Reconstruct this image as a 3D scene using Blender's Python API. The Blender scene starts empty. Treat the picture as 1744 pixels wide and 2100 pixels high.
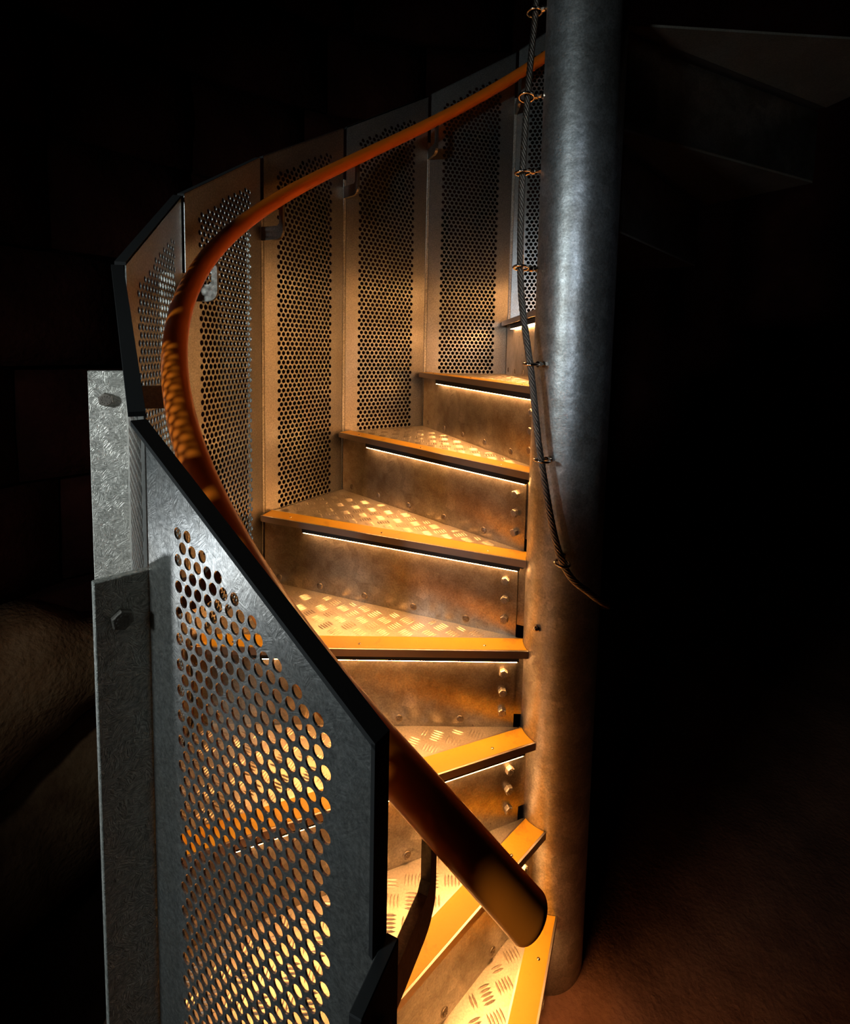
import bpy, bmesh, math, random
from mathutils import Vector, Matrix

# ---------------------------------------------------------------- camera, world, lights, exposure
W, H = 1744, 2100
D, CH = 1.13237618577204, 0.650716936886153
YAW, PITCH, ROLL = -0.24712228857727886, -0.0821473605986449, 0.022903478024568148
F, CX, CY = 1050.888559875892, 34.48785706927356, -243.92011266585692
S = bpy.context.scene
fwd = Vector((math.sin(YAW)*math.cos(PITCH), math.cos(YAW)*math.cos(PITCH), math.sin(PITCH)))
rgt = Vector((math.cos(YAW), -math.sin(YAW), 0)); up = rgt.cross(fwd)
c_, s_ = math.cos(ROLL), math.sin(ROLL)
rgt, up = c_*rgt + s_*up, -s_*rgt + c_*up
cd = bpy.data.cameras.new('camera'); cam = bpy.data.objects.new('camera', cd)
S.collection.objects.link(cam)
m = Matrix((rgt, up, -fwd)).transposed().to_4x4(); m.translation = Vector((0, -D, CH)); cam.matrix_world = m
cd.sensor_fit = 'AUTO'; cd.sensor_width = 36; cd.lens = F/2100*36
cd.shift_x = -CX/2100; cd.shift_y = CY/2100; cd.clip_start = 0.02
S.camera = cam
w = bpy.data.worlds.new('dark_cave_air'); S.world = w; w.use_nodes = True
w.node_tree.nodes['Background'].inputs[0].default_value = (0.5, 0.6, 1, 1)
w.node_tree.nodes['Background'].inputs[1].default_value = 0.0005
S.view_settings.view_transform = 'Standard'; S.view_settings.look = 'None'
S.view_settings.gamma = 1; S.view_settings.use_curve_mapping = False; S.view_settings.exposure = 0.0
LED_STRENGTH, LED_COLOR = 80.0, (1.0, 0.45, 0.14)
def lamp(name, kind, loc, power, color, size, target=None, angle=None, blend=.5):
    l = bpy.data.lights.new(name, kind); l.energy = power; l.color = color
    if kind in ('POINT', 'SPOT'): l.shadow_soft_size = size
    if kind == 'SPOT': l.spot_size = math.radians(angle); l.spot_blend = blend
    if kind == 'AREA': l.size = size
    o = bpy.data.objects.new(name, l); S.collection.objects.link(o); o.location = loc
    if target: o.rotation_euler = (Vector(target)-Vector(loc)).to_track_quat('-Z', 'Y').to_euler()
    return o
# cool flood lamp of the cave to the left of the viewer
lamp('cave_flood_lamp', 'SPOT', (-1.32, -2.00, 1.02), 72, (0.80, 0.94, 0.97), 0.14, (-0.75, -0.10, 0.55), 92, .7)
lamp('added_column_spot', 'SPOT', (-0.20, -2.75, 1.02), 46, (0.72, 0.86, 1.0), 0.07, (-0.09, 0.0, 0.76), 18, .9)  # added unseen lamp, brightens the column
lamp('added_post_spot', 'SPOT', (-1.26, -2.06, 0.92), 75, (0.95, 0.98, 1.0), 0.04, (-0.67, -0.57, 0.44), 15, .6)  # added unseen lamp, narrow beam to brighten the left post
lamp('cave_side_lamp', 'SPOT', (-1.35, -1.10, 0.05), 4.5, (0.86, 0.94, 1.0), 0.05, (-0.3, -0.72, 0.22), 60, .6)

# ---------------------------------------------------------------- stair geometry constants
DTH = 0.38683643823538266; TH0 = 3.403879648513286
RISE, R, RC, O, NOSE, NW = 0.19, 0.8207, 0.0811, 0.00758, 0.0235, 0.0493
G = 0.9552
RS = math.sqrt(R*R - O*O)
FLOOR = -0.76
def theta(k): return TH0 + (k-4)*DTH
def ztread(k): return -(k-4)*RISE
def frame(k):
    t = theta(k); return Vector((math.cos(t), math.sin(t), 0)), Vector((-math.sin(t), math.cos(t), 0))
def joint(k, z=0):
    e, f = frame(k); q = e*RS + f*O; return Vector((q.x, q.y, z))
random.seed(7)

# ---------------------------------------------------------------- materials
def nt(name):
    m = bpy.data.materials.new(name); m.use_nodes = True
    n = m.node_tree.nodes; b = n['Principled BSDF']; return m, n, m.node_tree.links, b
def ramp(n, stops):
    r = n.new('ShaderNodeValToRGB'); e = r.color_ramp.elements
    while len(e) < len(stops): e.new(.5)
    for x, (p, c) in zip(e, stops): x.position = p; x.color = (*c, 1)
    return r
def galvanised(name, c0, c1, r0=.30, r1=.62, scale=55, metal=.85, stain=(.45, .40, .33), stain_amt=.5, bump=.12, feather=1.0, grain=.35):
    m, n, l, b = nt(name)
    tc = n.new('ShaderNodeTexCoord')
    no = n.new('ShaderNodeTexNoise'); no.inputs['Scale'].default_value = scale*.8; no.inputs['Detail'].default_value = 4
    mixv = n.new('ShaderNodeVectorMath'); mixv.operation = 'MULTIPLY_ADD'
    mixv.inputs[1].default_value = (.035,)*3
    l.new(tc.outputs['Object'], no.inputs['Vector']); l.new(no.outputs['Color'], mixv.inputs[0]); l.new(tc.outputs['Object'], mixv.inputs[2])
    v = n.new('ShaderNodeTexVoronoi'); v.inputs['Scale'].default_value = scale; v.inputs['Randomness'].default_value = 1
    l.new(mixv.outputs[0], v.inputs['Vector'])
    cellc = n.new('ShaderNodeSeparateColor'); l.new(v.outputs['Color'], cellc.inputs[0])
    # feather crystals: each zinc grain turns a stretched noise its own way
    an = n.new('ShaderNodeMath'); an.operation = 'MULTIPLY'; an.inputs[1].default_value = 6.283; l.new(cellc.outputs[0], an.inputs[0])
    vr = n.new('ShaderNodeVectorRotate'); vr.rotation_type = 'Y_AXIS'; l.new(tc.outputs['Object'], vr.inputs['Vector']); l.new(an.outputs[0], vr.inputs['Angle'])
    mp = n.new('ShaderNodeMapping'); mp.inputs['Scale'].default_value = (9, 3, 1.2); l.new(vr.outputs[0], mp.inputs[0])
    fe = n.new('ShaderNodeTexNoise'); fe.inputs['Scale'].default_value = scale*.75; fe.inputs['Detail'].default_value = 3; l.new(mp.outputs[0], fe.inputs['Vector'])
    sep = n.new('ShaderNodeSeparateColor'); l.new(fe.outputs['Color'], sep.inputs[0])
    fm = n.new('ShaderNodeMapRange'); fm.inputs[1].default_value = .33; fm.inputs[2].default_value = .67; l.new(sep.outputs[0], fm.inputs[0])
    cm = n.new('ShaderNodeMath'); cm.operation = 'MULTIPLY_ADD'; cm.inputs[1].default_value = 1-.75*feather; l.new(cellc.outputs[1], cm.inputs[0]); 
    fs = n.new('ShaderNodeMath'); fs.operation = 'MULTIPLY'; fs.inputs[1].default_value = .75*feather; l.new(fm.outputs[0], fs.inputs[0]); l.new(fs.outputs[0], cm.inputs[2])
    rc = ramp(n, [(0, c0), (1, c1)]); l.new(cm.outputs[0], rc.inputs[0])
    n2 = n.new('ShaderNodeTexNoise'); n2.inputs['Scale'].default_value = 7; n2.inputs['Detail'].default_value = 9; n2.inputs['Roughness'].default_value = .68
    l.new(tc.outputs['Object'], n2.inputs['Vector'])
    rs = ramp(n, [(.38, (0, 0, 0)), (.70, (1, 1, 1))]); l.new(n2.outputs['Fac'], rs.inputs[0])
    mu = n.new('ShaderNodeMath'); mu.operation = 'MULTIPLY'; mu.inputs[1].default_value = stain_amt; l.new(rs.outputs[0], mu.inputs[0])
    mx = n.new('ShaderNodeMix'); mx.data_type = 'RGBA'; l.new(mu.outputs[0], mx.inputs[0]); l.new(rc.outputs[0], mx.inputs[6]); mx.inputs[7].default_value = (*stain, 1)
    gr = n.new('ShaderNodeTexNoise'); gr.inputs['Scale'].default_value = 240; gr.inputs['Detail'].default_value = 5; gr.inputs['Roughness'].default_value = .75
    l.new(tc.outputs['Object'], gr.inputs['Vector'])
    gm = n.new('ShaderNodeMapRange'); gm.inputs[1].default_value = .36; gm.inputs[2].default_value = .64; gm.inputs[3].default_value = 1-grain; gm.inputs[4].default_value = 1+grain*.3
    l.new(gr.outputs['Fac'], gm.inputs[0])
    g2 = n.new('ShaderNodeVectorMath'); g2.operation = 'SCALE'; l.new(mx.outputs[2], g2.inputs[0]); l.new(gm.outputs[0], g2.inputs['Scale'])
    l.new(g2.outputs[0], b.inputs['Base Color'])
    b.inputs['Metallic'].default_value = metal
    mr = n.new('ShaderNodeMapRange'); mr.inputs[3].default_value = r0; mr.inputs[4].default_value = r1
    ad = n.new('ShaderNodeMath'); ad.operation = 'ADD'; l.new(sep.outputs[1], ad.inputs[0]); l.new(n2.outputs['Fac'], ad.inputs[1])
    hf = n.new('ShaderNodeMath'); hf.operation = 'MULTIPLY'; hf.inputs[1].default_value = .5; l.new(ad.outputs[0], hf.inputs[0]); l.new(hf.outputs[0], mr.inputs[0])
    l.new(mr.outputs[0], b.inputs['Roughness'])
    n3 = n.new('ShaderNodeTexNoise'); n3.inputs['Scale'].default_value = 60; n3.inputs['Detail'].default_value = 6
    l.new(tc.outputs['Object'], n3.inputs['Vector'])
    fb = n.new('ShaderNodeMath'); fb.operation = 'MULTIPLY'; fb.inputs[1].default_value = feather; l.new(sep.outputs[2], fb.inputs[0])
    a2 = n.new('ShaderNodeMath'); a2.operation = 'ADD'; l.new(fb.outputs[0], a2.inputs[0]); l.new(n3.outputs['Fac'], a2.inputs[1])
    bp = n.new('ShaderNodeBump'); bp.inputs['Strength'].default_value = bump; bp.inputs['Distance'].default_value = .002
    l.new(a2.outputs[0], bp.inputs['Height']); l.new(bp.outputs[0], b.inputs['Normal'])
    return m
M = {}
M['sheet'] = galvanised('galvanised_sheet', (.46, .46, .45), (.66, .66, .63), .20, .50, 80, metal=.88, bump=.14, stain_amt=.7, grain=.4)
M['post'] = galvanised('spangled_galvanised_plate', (.34, .35, .31), (.92, .91, .84), .25, .62, 105, metal=.7, stain_amt=.3, bump=.5)
M['riser'] = galvanised('stained_galvanised_riser', (.40, .375, .34), (.62, .59, .54), .18, .44, 26, metal=.93, stain=(.19, .13, .07), stain_amt=.9, bump=.08, feather=.25, grain=.3)
M['column'] = galvanised('galvanised_steel_pipe', (.50, .51, .51), (.74, .75, .76), .27, .56, 45, metal=.9, stain=(.26, .23, .20), stain_amt=.9, bump=.35, feather=.12, grain=.35)
M['tread'] = galvanised('checker_plate_aluminium', (.56, .50, .41), (.66, .60, .52), .38, .56, 12, stain=(.42, .34, .24), stain_amt=.5, bump=.03, feather=.2, grain=.25)
M['dark_bolt'] = galvanised('blackened_bolt', (.07, .06, .055), (.11, .10, .09), .4, .6, 150, metal=.6)
M['bracket'] = galvanised('shade_toned_bracket', (.10, .09, .08), (.17, .16, .15), .30, .50, 120, metal=.9)  # galvanised brackets, shade of their unlit side put into the base colour
M['rivet'] = galvanised('brown_stained_rivet', (.16, .12, .09), (.26, .21, .16), .35, .55, 150)
M['bolt'] = galvanised('dull_steel_bolt', (.30, .27, .24), (.42, .38, .34), .4, .6, 150)
def simple(name, col, rough, metal=0, noise=0, nscale=40, coat=0, dirt=None):
    m, n, l, b = nt(name)
    b.inputs['Base Color'].default_value = (*col, 1); b.inputs['Roughness'].default_value = rough; b.inputs['Metallic'].default_value = metal
    b.inputs['Coat Weight'].default_value = coat
    tc = n.new('ShaderNodeTexCoord')
    if noise:
        t = n.new('ShaderNodeTexNoise'); t.inputs['Scale'].default_value = nscale; t.inputs['Detail'].default_value = 6
        l.new(tc.outputs['Object'], t.inputs['Vector'])
        bp = n.new('ShaderNodeBump'); bp.inputs['Strength'].default_value = noise; bp.inputs['Distance'].default_value = .002
        l.new(t.outputs['Fac'], bp.inputs['Height']); l.new(bp.outputs[0], b.inputs['Normal'])
    if dirt:
        t = n.new('ShaderNodeTexNoise'); t.inputs['Scale'].default_value = 14; t.inputs['Detail'].default_value = 10; t.inputs['Roughness'].default_value = .7
        l.new(tc.outputs['Object'], t.inputs['Vector'])
        r = ramp(n, [(.56, col), (.74, dirt)]); l.new(t.outputs['Fac'], r.inputs[0]); l.new(r.outputs[0], b.inputs['Base Color'])
    return m
M['yellow'] = simple('worn_yellow_nosing_insert', (.80, .42, .016), .55, 0, .15, 200, dirt=(.45, .20, .02))
M['alu'] = simple('nosing_aluminium', (.50, .42, .38), .38, 1, .05)
M['black'] = simple('painted_shade_black', (.008, .008, .008), .8)  # painted shade for the unlit panel lips and the free-end post
M['channel'] = simple('black_led_channel', (.004, .004, .004), .6)
M['rail'] = simple('orange_handrail_coating', (.80, .17, .010), .32, 0, .05, 90, coat=.25)
M['cap'] = simple('orange_handrail_end', (.80, .17, .010), .32, 0, .05, 90, coat=.3)
M['chrome'] = simple('polished_steel_eye_bolt', (.62, .52, .42), .16, 1)
M['rope'] = simple('dark_wire_rope_steel', (.24, .20, .17), .34, 1, .6, 900)
def emis(name, col, st):
    m, n, l, b = nt(name); b.inputs['Base Color'].default_value = (.8, .8, .8, 1)
    b.inputs['Emission Color'].default_value = (*col, 1); b.inputs['Emission Strength'].default_value = st; return m
M['led'] = emis('warm_led_diffuser', LED_COLOR, LED_STRENGTH)
M['led_off'] = simple('unlit_led_diffuser', (.5, .5, .48), .4)
def rock(name, c0, c1, c2, scale=3.0, bump=.6):
    m, n, l, b = nt(name); tc = n.new('ShaderNodeTexCoord')
    t = n.new('ShaderNodeTexNoise'); t.inputs['Scale'].default_value = scale; t.inputs['Detail'].default_value = 12; t.inputs['Roughness'].default_value = .65
    l.new(tc.outputs['Object'], t.inputs['Vector'])
    r = ramp(n, [(.3, c0), (.52, c1), (.72, c2)]); l.new(t.outputs['Fac'], r.inputs[0]); l.new(r.outputs[0], b.inputs['Base Color'])
    b.inputs['Roughness'].default_value = .95; b.inputs['Specular IOR Level'].default_value = .15
    t2 = n.new('ShaderNodeTexNoise'); t2.inputs['Scale'].default_value = scale*9; t2.inputs['Detail'].default_value = 10
    l.new(tc.outputs['Object'], t2.inputs['Vector'])
    bp = n.new('ShaderNodeBump'); bp.inputs['Strength'].default_value = bump; bp.inputs['Distance'].default_value = .02
    l.new(t2.outputs['Fac'], bp.inputs['Height']); l.new(bp.outputs[0], b.inputs['Normal']); return m
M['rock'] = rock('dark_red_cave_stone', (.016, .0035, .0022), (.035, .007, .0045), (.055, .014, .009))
M['sand'] = rock('tan_sandstone', (.20, .09, .04), (.36, .19, .09), (.46, .27, .14), 5)
M['floor'] = rock('sandy_concrete_floor', (.08, .036, .024), (.12, .058, .038), (.16, .08, .05), 9, .25)

# ---------------------------------------------------------------- helpers
def link(name, bm, mat, parent=None, smooth=False):
    me = bpy.data.meshes.new(name); bm.normal_update(); bm.to_mesh(me); bm.free()
    if smooth:
        for p in me.polygons: p.use_smooth = True
    if mat: me.materials.append(mat)
    o = bpy.data.objects.new(name, me); S.collection.objects.link(o)
    if parent: o.parent = parent
    return o
def empty(name, label, cat, group=None, loc=(0, 0, 0), rz=0):
    o = bpy.data.objects.new(name, None); S.collection.objects.link(o); o.location = loc; o.rotation_euler[2] = rz
    o.empty_display_size = .05
    return tag(o, label, cat, group)
def tag(o, label, cat, group=None):
    o['label'] = label; o['category'] = cat
    if group: o['group'] = group
    return o
def part_copy(src, parent):
    c = src.copy(); S.collection.objects.link(c); c.parent = parent
    for ch in list(src.children): part_copy(ch, c)
    return c
def copy_tree(root, loc, rz, label):
    r = root.copy(); S.collection.objects.link(r); r.location = loc; r.rotation_euler[2] = rz; r['label'] = label
    for ch in list(root.children): part_copy(ch, r)
    return r
def poly_prism(bm, pts, axis, a, b):
    """pts 2-D outline; extruded along axis ('z','y') from a to b."""
    def mk(p, t): return (p[0], p[1], t) if axis == 'z' else (p[0], t, p[1])
    A = [bm.verts.new(mk(p, a)) for p in pts]; B = [bm.verts.new(mk(p, b)) for p in pts]
    bm.faces.new(A); bm.faces.new(B[::-1]); n = len(pts)
    for i in range(n): bm.faces.new((A[i], B[i], B[(i+1) % n], A[(i+1) % n]))
    bmesh.ops.recalc_face_normals(bm, faces=bm.faces[:])
def box(bm, x0, x1, y0, y1, z0, z1):
    poly_prism(bm, [(x0, y0), (x1, y0), (x1, y1), (x0, y1)], 'z', z0, z1)
def tube(bm, pts, rad, seg=16, caps=True, closed=False):
    pts = [Vector(p) for p in pts]; n = len(pts); rings = []; prev = None
    for i, p in enumerate(pts):
        if closed: t = (pts[(i+1) % n]-pts[i-1]).normalized()
        else: t = (pts[min(i+1, n-1)]-pts[max(i-1, 0)]).normalized()
        if prev is None:
            u = t.orthogonal().normalized()
        else: u = (prev - t*prev.dot(t)).normalized()
        prev = u; v = t.cross(u); r = rad[i] if isinstance(rad, (list, tuple)) else rad
        rings.append([bm.verts.new(p + u*math.cos(2*math.pi*j/seg)*r + v*math.sin(2*math.pi*j/seg)*r) for j in range(seg)])
    m_ = n if closed else n-1
    for i in range(m_):
        a, b = rings[i], rings[(i+1) % n]
        for j in range(seg): bm.faces.new((a[j], a[(j+1) % seg], b[(j+1) % seg], b[j]))
    if caps is True and not closed: bm.faces.new(rings[0][::-1])
    if caps and not closed: bm.faces.new(rings[-1])
def disc_on(bm, c, nrm, rad, h, seg=12, dome=0, rot=0):
    """bolt head / rivet: prism along nrm with optional domed top"""
    nrm = Vector(nrm).normalized(); u = nrm.orthogonal().normalized(); v = nrm.cross(u); c = Vector(c)
    lev = [(rad, 0), (rad, h*(.8 if not dome else .35)), (rad*(.88 if not dome else .72), h*(1 if not dome else .8))]
    if dome: lev.append((rad*.4, h))
    rings = [[bm.verts.new(c + nrm*z + (u*math.cos(rot+2*math.pi*j/seg)+v*math.sin(rot+2*math.pi*j/seg))*r) for j in range(seg)] for r, z in lev]
    for a, b in zip(rings, rings[1:]):
        for j in range(seg): bm.faces.new((a[j], a[(j+1) % seg], b[(j+1) % seg], b[j]))
    bm.faces.new(rings[-1])

# ---------------------------------------------------------------- setting: floor, cave wall
def rough(x, y, s=1.0):
    return (math.sin(3.1*x*s+1.3)*math.cos(2.7*y*s-.4) + .5*math.sin(7.3*x*s-2.1*y*s) + .3*math.cos(13*x*s+9*y*s+1))*.5
bm = bmesh.new(); N = 100; ext = 3.7; vs = []
for i in range(N+1):
    row = []
    for j in range(N+1):
        # finer near the column
        fx = (i/N*2-1); fy = (j/N*2-1); x = ext*(fx*abs(fx)**.6); y = ext*(fy*abs(fy)**.6)
        d = math.hypot(x, y)
        z = FLOOR - .012 + .010*rough(x, y, 2.2) + .02*math.exp(-((x-.12)**2+(y+.02)**2)/.012)
        az = math.degrees(math.atan2(y, x)) % 360
        lf = max(0, min(1, (az-75)/25))*max(0, min(1, (262-az)/20)) if 75 < az < 262 else 0
        q = max(0, min(1, (d-.92)/.5)); q = q*q*(3-2*q)
        if d > 1.0: z += .05*(d-1.0)*(1+rough(x, y, 1.3))*(1-lf)
        z -= 1.15*q*lf*(1+.1*rough(x, y, 1.7))
        row.append(bm.verts.new((x, y, z)))
    vs.append(row)
for i in range(N):
    for j in range(N): bm.faces.new((vs[i][j], vs[i+1][j], vs[i+1][j+1], vs[i][j+1]))
fl = link('floor', bm, M['floor'], smooth=True); fl['kind'] = 'structure'
# outer cave shell (dark) around everything
def shell(name, a0, a1, rad, z0, z1, na, nz, amp, mat):
    bm = bmesh.new(); g = []
    for i in range(na+1):
        a = math.radians(a0+(a1-a0)*i/na)
        g.append([])
        for j in range(nz+1):
            z = z0+(z1-z0)*j/nz
            r = rad + amp*rough(a*2.2, z*1.1) + amp*.4*rough(a*9, z*5)
            g[i].append(bm.verts.new((r*math.cos(a), r*math.sin(a), z)))
    for i in range(na):
        for j in range(nz): bm.faces.new((g[i][j], g[i][j+1], g[i+1][j+1], g[i+1][j]))
    o = link(name, bm, mat, smooth=True); o['kind'] = 'structure'; return o
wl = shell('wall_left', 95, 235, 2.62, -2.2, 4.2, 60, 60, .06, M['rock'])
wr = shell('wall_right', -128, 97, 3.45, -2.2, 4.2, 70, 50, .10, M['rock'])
# big squared stones of the left wall, irregular courses
def stone_mesh(wd, ht, dp, seed, name='stone_block'):
    rnd = random.Random(seed); bm = bmesh.new()
    bmesh.ops.create_cube(bm, size=1)
    bmesh.ops.subdivide_edges(bm, edges=bm.edges[:], cuts=3, use_grid_fill=True)
    ph = rnd.random()*20
    for v in bm.verts:
        p = v.co.copy(); k = max(abs(p.y), abs(p.z))
        v.co.x = p.x*dp*(1-.22*max(0, k-.3)/.2) + .02*rough(p.y*2+ph, p.z*2+ph)
        v.co.y = p.y*wd*(1-.02*rnd.random()); v.co.z = p.z*ht*(1-.03*rnd.random())
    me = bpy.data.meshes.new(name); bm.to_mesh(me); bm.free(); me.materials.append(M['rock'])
    for p in me.polygons: p.use_smooth = True
    return me
variants = [[stone_mesh(wd, .50, .26, s*7+i) for s in range(3)] for i, wd in enumerate((.62, .78, .95))]
z = -2.03; row = 0
while z < 3.9:
    a = 96 + (row % 2)*7
    while a < 232:
        i = random.randrange(3); wd = (.62, .78, .95)[i]; da = math.degrees(wd/2.45)
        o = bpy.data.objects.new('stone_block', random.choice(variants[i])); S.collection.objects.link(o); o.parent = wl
        ar = math.radians(a+da/2); rr = 2.47+random.uniform(-.03, .03)
        o.location = (rr*math.cos(ar), rr*math.sin(ar), z+.25); o.rotation_euler = (random.uniform(-.01, .01), 0, ar)
        a += da+.4
    z += .515; row += 1

def boulder(pts_top, seed, label):
    """natural sandstone ledge: pts (azimuth deg, top z) with depth"""
    bm = bmesh.new(); nx = len(pts_top); rings = []
    for i, (a, zt, zb) in enumerate(pts_top):
        ar = math.radians(a); col = []
        for j in range(9):
            f = j/8; zz = zb+(zt-zb)*f
            bulge = math.sin(math.pi*min(1, f*1.02))**.35*.30 if 0 < f < 1 else 0
            r = 2.30 - bulge - .03*rough(a*.15+seed, zz*3) - .012*rough(a*.9, zz*14+seed)
            col.append(bm.verts.new((r*math.cos(ar), r*math.sin(ar), zz+.012*rough(a*.5, seed))))
        rings.append(col)
    for a, b in zip(rings, rings[1:]):
        for j in range(8): bm.faces.new((a[j], a[j+1], b[j+1], b[j]))
    # back
    for a, b in zip(rings, rings[1:]): bm.faces.new((a[8], a[0], b[0], b[8]))
    bm.faces.new(rings[0]); bm.faces.new(rings[-1][::-1]); bmesh.ops.recalc_face_normals(bm, faces=bm.faces[:])
    o = link('boulder', bm, M['sand'], smooth=True); tag(o, label, 'boulder'); return o
def interp(tab, a):
    for (x0, *y0), (x1, *y1) in zip(tab, tab[1:]):
        if x0 <= a <= x1:
            t = (a-x0)/(x1-x0); return [p+(q-p)*t for p, q in zip(y0, y1)]
az = [140+i*2.5 for i in range(31)]
tabA = [(140, -.72, -1.1), (158, -.66, -1.00), (162, -.62, -.98), (165, -.53, -1.04), (168, -.44, -1.10), (172, -.44, -1.17), (190, -.5, -1.2), (215, -.6, -1.2)]
boulder([(a, *interp(tabA, a)) for a in az], 1.0, 'pale tan sandstone ledge low on the left behind the guard')
boulder([(a, interp(tabA, a)[1]-.025, -1.85) for a in az], 4.0, 'shadowed sandstone ledge under the paler one, lower left')

# ---------------------------------------------------------------- centre column
bm = bmesh.new(); SEG = 96
zs = [-.80, -.60, 0, .6, 1.2, 1.8, 2.6, 3.4]
rings = [[bm.verts.new((RC*math.cos(2*math.pi*j/SEG), RC*math.sin(2*math.pi*j/SEG), zz)) for j in range(SEG)] for zz in zs]
for a, b in zip(rings, rings[1:]):
    for j in range(SEG): bm.faces.new((a[j], a[(j+1) % SEG], b[(j+1) % SEG], b[j]))
bm.faces.new(rings[-1]); bm.faces.new(rings[0][::-1])
col = empty('stair_column', 'tall round galvanised steel centre column standing on the sandy floor', 'column', loc=(0, 0, 0))
link('pipe', bm, M['column'], col, smooth=True)
a = math.radians(-125.6); bm = bmesh.new()
nrm = Vector((math.cos(a), math.sin(a), 0)); pc = nrm*(RC-.002); pc.z = .068
disc_on(bm, pc, nrm, .0085, .006, 6); disc_on(bm, pc+nrm*.006, nrm, .0055, .007, 12, dome=1)
link('cap_nut', bm, M['chrome'], col)

# ---------------------------------------------------------------- one step (local frame: x outward, y descending, z=0 tread top)
def arc_x(y, r): return math.sqrt(max(r*r-(O+y)**2, 0))
def lens_bar(bm, cx, cy, ang, L=.027, wd=.0048, h=.0012, z0=0.0):
    ca, sa = math.cos(ang), math.sin(ang)
    def P(u, v, z): return bm.verts.new((cx+u*ca-v*sa, cy+u*sa+v*ca, z))
    a, b = P(-L/2, 0, z0), P(L/2, 0, z0)
    s1, s2, s3, s4 = P(-L*.22, wd/2, z0), P(L*.22, wd/2, z0), P(L*.22, -wd/2, z0), P(-L*.22, -wd/2, z0)
    t1, t2 = P(-L*.24, 0, z0+h), P(L*.24, 0, z0+h)
    for f in ((a, t1, s1), (s1, t1, t2, s2), (s2, t2, b), (b, t2, s3), (s3, t2, t1, s4), (s4, t1, a)): bm.faces.new(f[::-1])
def make_step(label, lit=True):
    st = empty('stair_step', label, 'stair step', 'spiral stair steps')
    # tread plate: from nosing line back to riser of next step up
    e2 = Vector((math.cos(-DTH), math.sin(-DTH))); f2 = Vector((-e2.y, e2.x))
    A = Vector((RS, O)); B = e2*RS + f2*O
    ch = (B-A).normalized(); inn = Vector((ch.y, -ch.x)); inn = inn if inn.dot(A) < 0 else -inn
    A2, B2 = A+inn*.005, B+inn*.005
    ab = -NW+NOSE+.002
    outl = [(A2.x, O+ab)]
    outl[0] = tuple(A2 + (B2-A2)*((abs(ab)-.0)/max(1e-6, abs((B2-A2).y))))
    outl.append(tuple(B2))
    r_in = RC+.004; a_hi = -DTH + math.asin(O/r_in); a_lo = math.asin((O+ab)/r_in)
    for i in range(9):
        t = a_hi+(a_lo-a_hi)*i/8; outl.append((r_in*math.cos(t), r_in*math.sin(t)))
    bm = bmesh.new(); poly_prism(bm, outl, 'z', -.005, 0)
    tp = link('tread_plate', bm, M['tread'], st)
    # five-bar pattern
    bm = bmesh.new(); cell = .0385; c45, s45 = math.cos(math.pi/4), math.sin(math.pi/4)
    ln2 = Vector((-e2.y, e2.x))
    for i in range(-30, 31):
        for j in range(-30, 31):
            gx, gy = (i*c45-j*s45)*cell+.02, (i*s45+j*c45)*cell+.013
            hor = (i+j) % 2 == 0; ang = math.pi/4 + (0 if hor else math.pi/2)
            for q in range(5):
                off = (q-2)*.0066; cx = gx-math.sin(ang)*off; cy = gy+math.cos(ang)*off
                r_ = math.hypot(cx, cy)
                if r_ < RC+.02 or r_ > R-.012: continue
                if cy > O+ab-.012: continue
                P = Vector((cx, cy))
                if (P.dot(f2)-O) < .014: continue
                if (P-A).dot(inn) < .018: continue
                lens_bar(bm, cx, cy, ang)
    rb = link('raised_bars', bm, M['tread'], tp); rb['kind'] = 'stuff'
    # riser
    bm = bmesh.new(); box(bm, .099, R-.008, O-.004, O, -.19, -.010)
    rp = link('riser_plate', bm, M['riser'], st)
    rv = None
    for s in (.220, .357, .495, .631, .764):
        if rv is None:
            bm = bmesh.new(); disc_on(bm, (0, 0, 0), (0, 1, 0), .0088, .0030, 20, dome=1)
            for q in range(8):
                t = q*math.pi/4; bx, bz = math.cos(t)*.0045, math.sin(t)*.0045
                disc_on(bm, (bx, .0022, bz), (0, 1, 0), .0009, .0012, 6)
            rv = link('rivet', bm, M['rivet'], rp, smooth=True); o = rv
        else: o = part_copy(rv, rp)
        o.location = (s, O, -.172)
    bo = None
    for i, (s, zz) in enumerate(((.126, -.060), (.1265, -.105), (.126, -.1515))):
        if bo is None:
            bm = bmesh.new(); disc_on(bm, (0, 0, 0), (0, 1, 0), .0098, .0095, 6); disc_on(bm, (0, .0088, 0), (0, 1, 0), .0078, .0012, 18)
            for q in range(8):
                t = q*math.pi/4+.2; disc_on(bm, (math.cos(t)*.0052, .0098, math.sin(t)*.0052), (0, 1, 0), .0010, .0007, 5)
            bo = link('hex_bolt', bm, M['bolt'], rp); o = bo
        else: o = part_copy(bo, rp)
        o.location = (s, O, zz); o.rotation_euler[1] = (.1, .6, .35)[i]
    # hub bracket behind the riser
    bm = bmesh.new(); box(bm, RC-.004, .20, O-.016, O-.0045, -.162, -.006); box(bm, RC-.002, RC+.012, O-.030, O-.008, -.16, -.01)
    link('hub_bracket', bm, M['riser'], st)
    # nosing: aluminium carrier with yellow insert, inner end cut around the column
    y1, y0 = NOSE, NOSE-NW
    def nose_outline(ya, yb, r):
        pts = [(R-.018, O+ya), (R-.010, O+yb)]
        for i in range(7):
            y = yb+(ya-yb)*i/6; pts.append((arc_x(y, r), O+y))
        return pts
    bm = bmesh.new()
    poly_prism(bm, nose_outline(y1, y0-.004, RC+.0008), 'z', -.0035, .0022)
    poly_prism(bm, nose_outline(y1+.0005, y1-.004, RC+.0008), 'z', -.0135, .0030)
    poly_prism(bm, nose_outline(y0-.0015, y0-.0048, RC+.0015), 'z', -.001, .0030)
    ns = link('stair_nosing', bm, M['alu'], st)
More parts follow.
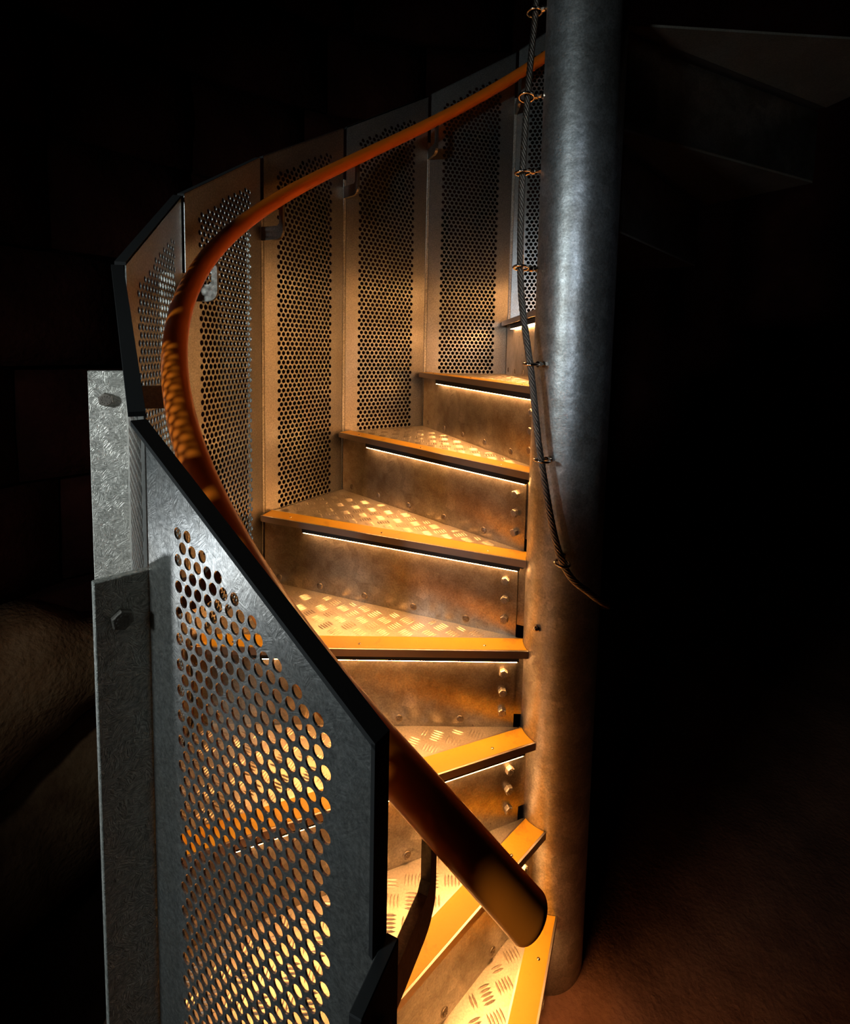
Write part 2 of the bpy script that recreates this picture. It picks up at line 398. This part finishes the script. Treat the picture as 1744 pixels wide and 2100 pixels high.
    bm = bmesh.new(); poly_prism(bm, nose_outline(y1-.0035, y0-.001, RC+.001), 'z', .0, .0034)
    link('yellow_insert', bm, M['yellow'], ns)
    sc = None
    for s in (.170, .446, .724):
        if sc is None:
            bm = bmesh.new(); disc_on(bm, (0, 0, 0), (0, 0, 1), .0034, .0014, 14, dome=1); disc_on(bm, (0, 0, .0012), (0, 0, 1), .0012, .0005, 6)
            sc = link('screw', bm, M['chrome'], ns, smooth=True); o = sc
        else: o = part_copy(sc, ns)
        o.location = (s, O+.003, .0030)
    # led profile
    bm = bmesh.new(); box(bm, .094, .680, O+.0005, O+.0125, -.0288, -.0138)
    lp = link('led_profile', bm, M['channel'], st)
    bm = bmesh.new(); box(bm, .098, .676, O+.0010, O+.0122, -.0300, -.0288)
    link('light_diffuser', bm, M['led'] if lit else M['led_off'], lp)
    bm = bmesh.new(); tube(bm, [(RC+.004, O+.006, -.020), (.088, O+.007, -.021), (.095, O+.006, -.021)], .003, 8)
    link('cable', bm, M['channel'], lp)
    return st
step_labels = {
 -3: 'unlit grey stair step high right, furthest beyond the column', -2: 'unlit grey stair step just right of the column, high up',
 -1: 'stair step hidden behind the upper column, glow below it', 0: 'topmost lit yellow-nosed step squeezed against the left of the column',
 1: 'second lit step from the top, nosing passing behind the wire rope', 2: 'third lit step from the top, first whose three riser bolts all show',
 3: 'fourth lit step from the top, with the longest nosing in full view', 4: 'step at mid height with level yellow nosing facing the viewer straight on',
 5: 'step below the level one, its short nosing slanting up to the right', 6: 'step crossed by the handrail end, wide yellow nosing running diagonally down left',
 7: 'lowest step at the bottom edge, nosing pointing towards the viewer'}
first = make_step(step_labels[0]); first.location = (0, 0, ztread(0)); first.rotation_euler[2] = theta(0)
for k in range(-1, 8):
    if k != 0: copy_tree(first, (0, 0, ztread(k)), theta(k), step_labels[k])
off = make_step(step_labels[-2], lit=False); off.location = (0, 0, ztread(-2)); off.rotation_euler[2] = theta(-2)
copy_tree(off, (0, 0, ztread(-3)), theta(-3), step_labels[-3])

# ---------------------------------------------------------------- perforated guard panels (local frame of lower joint k+1)
PITCH_U, PITCH_Z, HR = .0160, .01325, .0061
TH = .0018; LP = 2*RS*math.sin(DTH/2); SLOPE = RISE/LP
def clip_poly(pts, u_):   # keep z <= top line
    f = lambda p: (G + SLOPE*p[0]) - p[1]
    out = []
    for a, b in zip(pts, pts[1:]+pts[:1]):
        fa, fb = f(a), f(b)
        if fa >= 0: out.append(a)
        if (fa > 0 > fb) or (fa < 0 < fb):
            t = fa/(fa-fb); out.append((a[0]+(b[0]-a[0])*t, a[1]+(b[1]-a[1])*t))
    return out
def make_panel(seg, zbot, gap=.0105, gap1=.0008):
    """returns guard_panel root; u from lower joint to upper joint, v outward"""
    bm = bmesh.new()
    def flat(pts):
        pts = clip_poly(pts, 0)
        if len(pts) < 3: return
        a = [bm.verts.new((p[0], 0, p[1])) for p in pts]; bm.faces.new(a)
        b = [bm.verts.new((p[0], TH, p[1])) for p in pts]; bm.faces.new(b[::-1])
    cs = [(math.cos(2*math.pi*(i+.5)/seg), math.sin(2*math.pi*(i+.5)/seg)) for i in range(seg)]
    z0 = .2717+.57 - PITCH_Z*math.ceil((.2717+.57-zbot)/PITCH_Z) + 0  # row phase measured in the photograph
    j = 0; n_rows = int((1.3-z0)/PITCH_Z)+2
    for j in range(n_rows):
        zc = z0 + j*PITCH_Z
        par = (round((.8417-zc)/PITCH_Z)) % 2      # parity: rows through .8417 sit towards the lower joint
        uc0 = .160-6*PITCH_U + (PITCH_U*.25 if par else -PITCH_U*.25)
        za, zb = zc-PITCH_Z/2, zc+PITCH_Z/2
        if za > G+SLOPE*LP: break
        if j == 0: flat([(gap, zbot-.02), (LP-gap1, zbot-.02), (LP-gap1, za), (gap, za)])
        ul, ur = uc0-PITCH_U/2, uc0+12.5*PITCH_U
        flat([(gap, za), (ul, za), (ul, zb), (gap, zb)]); flat([(ur, za), (LP-gap1, za), (LP-gap1, zb), (ur, zb)])
        for i in range(13):
            u = uc0+i*PITCH_U
            if zc > G+SLOPE*u-.056 or j == 0:
                flat([(u-PITCH_U/2, za), (u+PITCH_U/2, za), (u+PITCH_U/2, zb), (u-PITCH_U/2, zb)]); continue
            outer = []
            for cx, cz in cs:
                t = min((PITCH_U/2)/max(abs(cx), 1e-9), (PITCH_Z/2)/max(abs(cz), 1e-9)); outer.append((u+cx*t, zc+cz*t))
            # snap nearest outer points onto the four cell corners
            for sx in (-1, 1):
                for sz in (-1, 1):
                    cor = (u+sx*PITCH_U/2, zc+sz*PITCH_Z/2)
                    q = min(range(seg), key=lambda q: (outer[q][0]-cor[0])**2+(outer[q][1]-cor[1])**2); outer[q] = cor
            I0 = [bm.verts.new((u+cx*HR, 0, zc+cz*HR)) for cx, cz in cs]; I1 = [bm.verts.new((u+cx*HR, TH, zc+cz*HR)) for cx, cz in cs]
            O0 = [bm.verts.new((p[0], 0, p[1])) for p in outer]; O1 = [bm.verts.new((p[0], TH, p[1])) for p in outer]
            for q in range(seg):
                r_ = (q+1) % seg
                bm.faces.new((O0[q], O0[r_], I0[r_], I0[q])); bm.faces.new((I1[q], I1[r_], O1[r_], O1[q])); bm.faces.new((I0[q], I0[r_], I1[r_], I1[q]))
    # side and bottom edges
    for uu in (gap, LP-gap1):
        zt = G+SLOPE*uu; vv = [bm.verts.new(p) for p in ((uu, 0, zbot-.02), (uu, TH, zbot-.02), (uu, TH, zt), (uu, 0, zt))]; bm.faces.new(vv)
    return bm
def make_lip(gap=.0105, gap1=.0008):
    """galvanised lip folded outward, its shade painted black, along the sloping top and down the open notch beside each joint"""
    bm = bmesh.new(); ZN = .795; a, b = 0.0, .0155
    t = .004
    u0, u1 = gap, LP-gap1; zt0, zt1 = G+SLOPE*u0, G+SLOPE*u1
    poly_prism(bm, [(u0-.001, zt0-t), (u1+.001, zt1-t), (u1+.001, zt1+.001), (u0-.001, zt0+.001)], 'y', a, b)
    if gap < .001: poly_prism(bm, [(u0-.001, ZN), (u0+t*.6, ZN+.002), (u0+t*.6, zt0), (u0-.001, zt0)], 'y', a, b)   # free end of the guard
    return bm
# local axes of the panel object: x along chord (lower joint -> upper joint), y outward
def panel_obj(k, src, label, g0=.0105):
    A, B = joint(k+1), joint(k); d = (B-A).normalized(); rz = math.atan2(d.y, d.x)
    if src is None:
        r = empty('stair_guard', label, 'guard panel', 'perforated guard panels')
        seg = 12 if g0 > .001 else 20
        sh = link('perforated_sheet', make_panel(seg, -.19, g0), M['sheet'], r)
        link('edge_lip', make_lip(g0), M['black'], r)
    else: r = copy_tree(src, (0, 0, 0), 0, label)
    r['label'] = label; r.location = (A.x, A.y, ztread(k+1)); r.rotation_euler[2] = rz
    return r
panel_labels = {-1: 'perforated guard panel squeezed between the wire rope and the column', 0: 'tallest-standing perforated guard panel with bluish lit top, left of the rope',
 1: 'perforated guard panel above the third lit step, reddish holes', 2: 'perforated guard panel with J-shaped bracket on its left edge, above the fourth step',
 3: 'perforated guard panel left of centre, its lower half crossed by the bending handrail', 4: 'dim narrow perforated guard panel at the far left turn, seen edge-on from inside',
 5: 'guard panel seen at a grazing angle from outside, between bright post and front panel', 6: 'nearest guard panel, large grey outer face with glowing holes, lower left'}
# outward must be local +y : chord direction lower->upper with outward on its left?
A, B = joint(1), joint(0); d = (B-A).normalized(); left = Vector((-d.y, d.x, 0)); OUT = 1 if left.dot(A) > 0 else -1
if OUT < 0:
    _mp, _mt = make_panel, make_lip
    def flipy(f):
        def g(*a):
            bm = f(*a)
            for v in bm.verts: v.co.y = -v.co.y
            bmesh.ops.reverse_faces(bm, faces=bm.faces[:]); return bm
        return g
    make_panel, make_lip = flipy(_mp), flipy(_mt)
pn = panel_obj(0, None, panel_labels[0])
for k in (-1, 1, 2, 3, 4, 5): panel_obj(k, pn, panel_labels[k])
panel_obj(6, None, panel_labels[6], .0)

# ---------------------------------------------------------------- posts with handrail brackets (local frame like steps)
def make_post(label):
    r = empty('guard_post', label, 'guard post', 'flat plate guard posts')
    bm = bmesh.new(); box(bm, .8195, .8700, -.005, .005, -.20, .800)
    bmesh.ops.bevel(bm, geom=bm.edges[:], offset=.0008, segments=1, affect='EDGES')
    link('post_plate', bm, M['post'], r)
    bm = bmesh.new(); z0, z1 = .742, .777; xi, xo = .7495, .8200; rr = .022
    pts = [(xo, z0), (xo, z1), (xi+.012+.006, z1), (xi+.012, z1+.006), (xi+.012, .838), (xi, .838)]
    for i in range(6):
        t = math.pi + (math.pi/2)*i/5; pts.append((xi+rr+rr*math.cos(t), z0+rr+rr*math.sin(t)))
    poly_prism(bm, pts, 'y', -.0045, .0045)
    link('handrail_bracket', bm, M['bracket'], r)
    bm = bmesh.new(); disc_on(bm, (.8475, .005, .757), (0, 1, 0), .0105, .0065, 6, rot=.4); disc_on(bm, (.8475, .0112, .757), (0, 1, 0), .0085, .0008, 18)
    for q in range(10):
        t = q*math.pi/5; disc_on(bm, (.8475+math.cos(t)*.0055, .0118, .757+math.sin(t)*.0055), (0, 1, 0), .0010, .0006, 5)
    link('hex_bolt', bm, M['dark_bolt'], r)
    return r
post_labels = {-1: 'post hidden behind the column at the top of the stair', 0: 'post with small bracket behind the wire rope, right of the bluish-topped panel',
 1: 'post and dark bracket at the left edge of the bluish-topped panel', 2: 'post whose dark J-shaped bracket is second of the three black ones under the rail',
 3: 'post with the largest and leftmost black J-shaped bracket under the rail', 4: 'post whose pale grey bracket shows just inside the bend of the handrail',
 5: 'bright spangled galvanised post with a hex bolt, standing free at the left', 6: 'dark tall post plate at lower left with thin bright outer edge',
 7: 'post with its shade painted black, below the handrail end, at the free edge of the nearest panel'}
def post_loc(k):
    off = .0054 if k == 7 else -.0050
    q = frame(k)[1]*(O+off); return (q.x, q.y, ztread(k))
ps = make_post(post_labels[0]); ps.location = post_loc(0); ps.rotation_euler[2] = theta(0)
for k in (-1, 1, 2, 3, 4, 5, 6, 7): copy_tree(ps, post_loc(k), theta(k), post_labels[k])

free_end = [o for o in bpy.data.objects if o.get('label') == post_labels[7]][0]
for ch in free_end.children:            # free-end plate is galvanised too; its shade is painted as black
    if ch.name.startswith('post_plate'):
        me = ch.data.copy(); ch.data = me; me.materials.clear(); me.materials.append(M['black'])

# ---------------------------------------------------------------- handrail
RH, ZH = .7542, .8522
def helix(t): return Vector((RH*math.cos(t), RH*math.sin(t), ZH-(RISE/DTH)*(t-TH0)))
hr = empty('handrail', 'orange round handrail curving down inside the guard to the lower right', 'handrail')
t0, t1 = math.radians(52), math.radians(260.6)
pts = [helix(t0+(t1-t0)*i/110) for i in range(111)]; endp = Vector((-.0165, -.740, .1905)); st_ = pts[-1]
dv = (endp-st_); rad = []
for i in range(111):
    a_ = math.degrees(t0+(t1-t0)*i/110); q = max(0, min(1, (a_-232)/26)); rad.append(.0178+.0024*q*q*(3-2*q))
path = list(pts)
for i in range(1, 8): path.append(st_ + dv*(i/7*.969)); rad.append(.0202)
bm = bmesh.new(); tube(bm, path, rad, 32, caps=False); link('rail_tube', bm, M['rail'], hr, smooth=True)
un = dv.normalized(); path = [st_+dv*.9685]; rad = [.0203]
for q in (.4, .7): path.append(st_+dv*(.9685+.0315*q)); rad.append(.0203)
path.append(endp); rad.append(.0203)
for i in range(1, 7):
    t = i/6*math.pi/2; path.append(endp+un*.007*math.sin(t)); rad.append(.0134+.0070*math.cos(t))
bm = bmesh.new(); tube(bm, path, rad, 32, caps='end'); link('end_cap', bm, M['cap'], hr, smooth=True)

# ---------------------------------------------------------------- wire rope and eye bolts on the column
ring_tab = [(-201.5, 1.3815), (-185.0, 1.1917), (-176.0, 1.030), (-160.0, .8272), (-132.3, .628), (-115.0, .4377), (-91, .2371)]
eye_labels = ['topmost eye bolt, at the upper edge beside the column', 'second eye bolt from the top, just under the handrail crossing', 'third eye bolt from the top, beside the plain column edge',
 'fourth eye bolt from the top, above the highest lit step', 'fifth eye bolt from the top, level with the second lit nosing', 'sixth eye bolt, on the column face beside the third lit step', 'lowest eye bolt, on the front of the column where the rope turns away']
RR = .118
eb = empty('eye_bolt', eye_labels[0], 'eye bolt', 'eye bolts holding the rope')
bm = bmesh.new(); tube(bm, [(.0160*math.cos(2*math.pi*i/28), .0145*math.sin(2*math.pi*i/28), 0) for i in range(28)], .0027, 10, closed=True); link('ring', bm, M['chrome'], eb, smooth=True)
bm = bmesh.new(); tube(bm, [(-.0155, 0, 0), (-(RR-RC)-.003, 0, 0)], .0040, 12)
disc_on(bm, (-.0175, 0, 0), (-1, 0, 0), .0062, .008, 14); link('shank', bm, M['chrome'], eb)
bm = bmesh.new(); disc_on(bm, (-(RR-RC)-.001, 0, 0), (1, 0, 0), .0072, .006, 6); link('hex_nut', bm, M['chrome'], eb)
for i, (a, zz) in enumerate(ring_tab):
    ar = math.radians(a); loc = (RR*math.cos(ar), RR*math.sin(ar), zz)
    if i == 0: eb.location = loc; eb.rotation_euler[2] = ar
    else:
        o = copy_tree(eb, loc, ar, eye_labels[i]); o.rotation_euler = (random.uniform(-.25, .25), random.uniform(-.1, .1), ar)
ctl = [(-214, 1.62, .118), (-201.5, 1.3815, .116), (-187.0, 1.1917, .117), (-178.0, 1.030, .119), (-162.0, .8272, .119), (-133.0, .628, .120), (-116, .4377, .118), (-91, .2371, .112), (-55, .165, .100), (-15, .12, .098), (30, .08, .098)]
def ctl_pt(i):
    a, z_, r_ = ctl[max(0, min(len(ctl)-1, i))]; return Vector((a, z_, r_))
path = []
for i in range(len(ctl)-1):
    p0, p1, p2, p3 = ctl_pt(i-1), ctl_pt(i), ctl_pt(i+1), ctl_pt(i+2)
    for j in range(24):
        t = j/24; q = .5*((2*p1)+(p2-p0)*t+(2*p0-5*p1+4*p2-p3)*t*t+(3*p1-p0-3*p2+p3)*t**3)
        path.append(Vector((q.z*math.cos(math.radians(q.x)), q.z*math.sin(math.radians(q.x)), q.y)))
rope = empty('wire_rope', 'dark twisted wire rope threaded down the column through the eye bolts', 'rope')
dist = [0]
for a, b in zip(path, path[1:]): dist.append(dist[-1]+(b-a).length)
# resample
res = []; step = .003; n = int(dist[-1]/step); i = 0
for q in range(n):
    s = q*step
    while dist[i+1] < s: i += 1
    t = (s-dist[i])/(dist[i+1]-dist[i]); res.append(path[i].lerp(path[i+1], t))
fr = []; prev = None
for i, p in enumerate(res):
    t = (res[min(i+1, n-1)]-res[max(i-1, 0)]).normalized()
    u = t.orthogonal().normalized() if prev is None else (prev-t*prev.dot(t)).normalized(); prev = u; fr.append((p, u, t.cross(u)))
for sidx in range(6):
    pts = []
    for i, (p, u, v) in enumerate(fr):
        a = -2*math.pi*(i*step/.062)+sidx*math.pi/3; pts.append(p+(u*math.cos(a)+v*math.sin(a))*.0046)
    bm = bmesh.new(); tube(bm, pts, .0026, 8); link('strand', bm, M['rope'], rope, smooth=True)
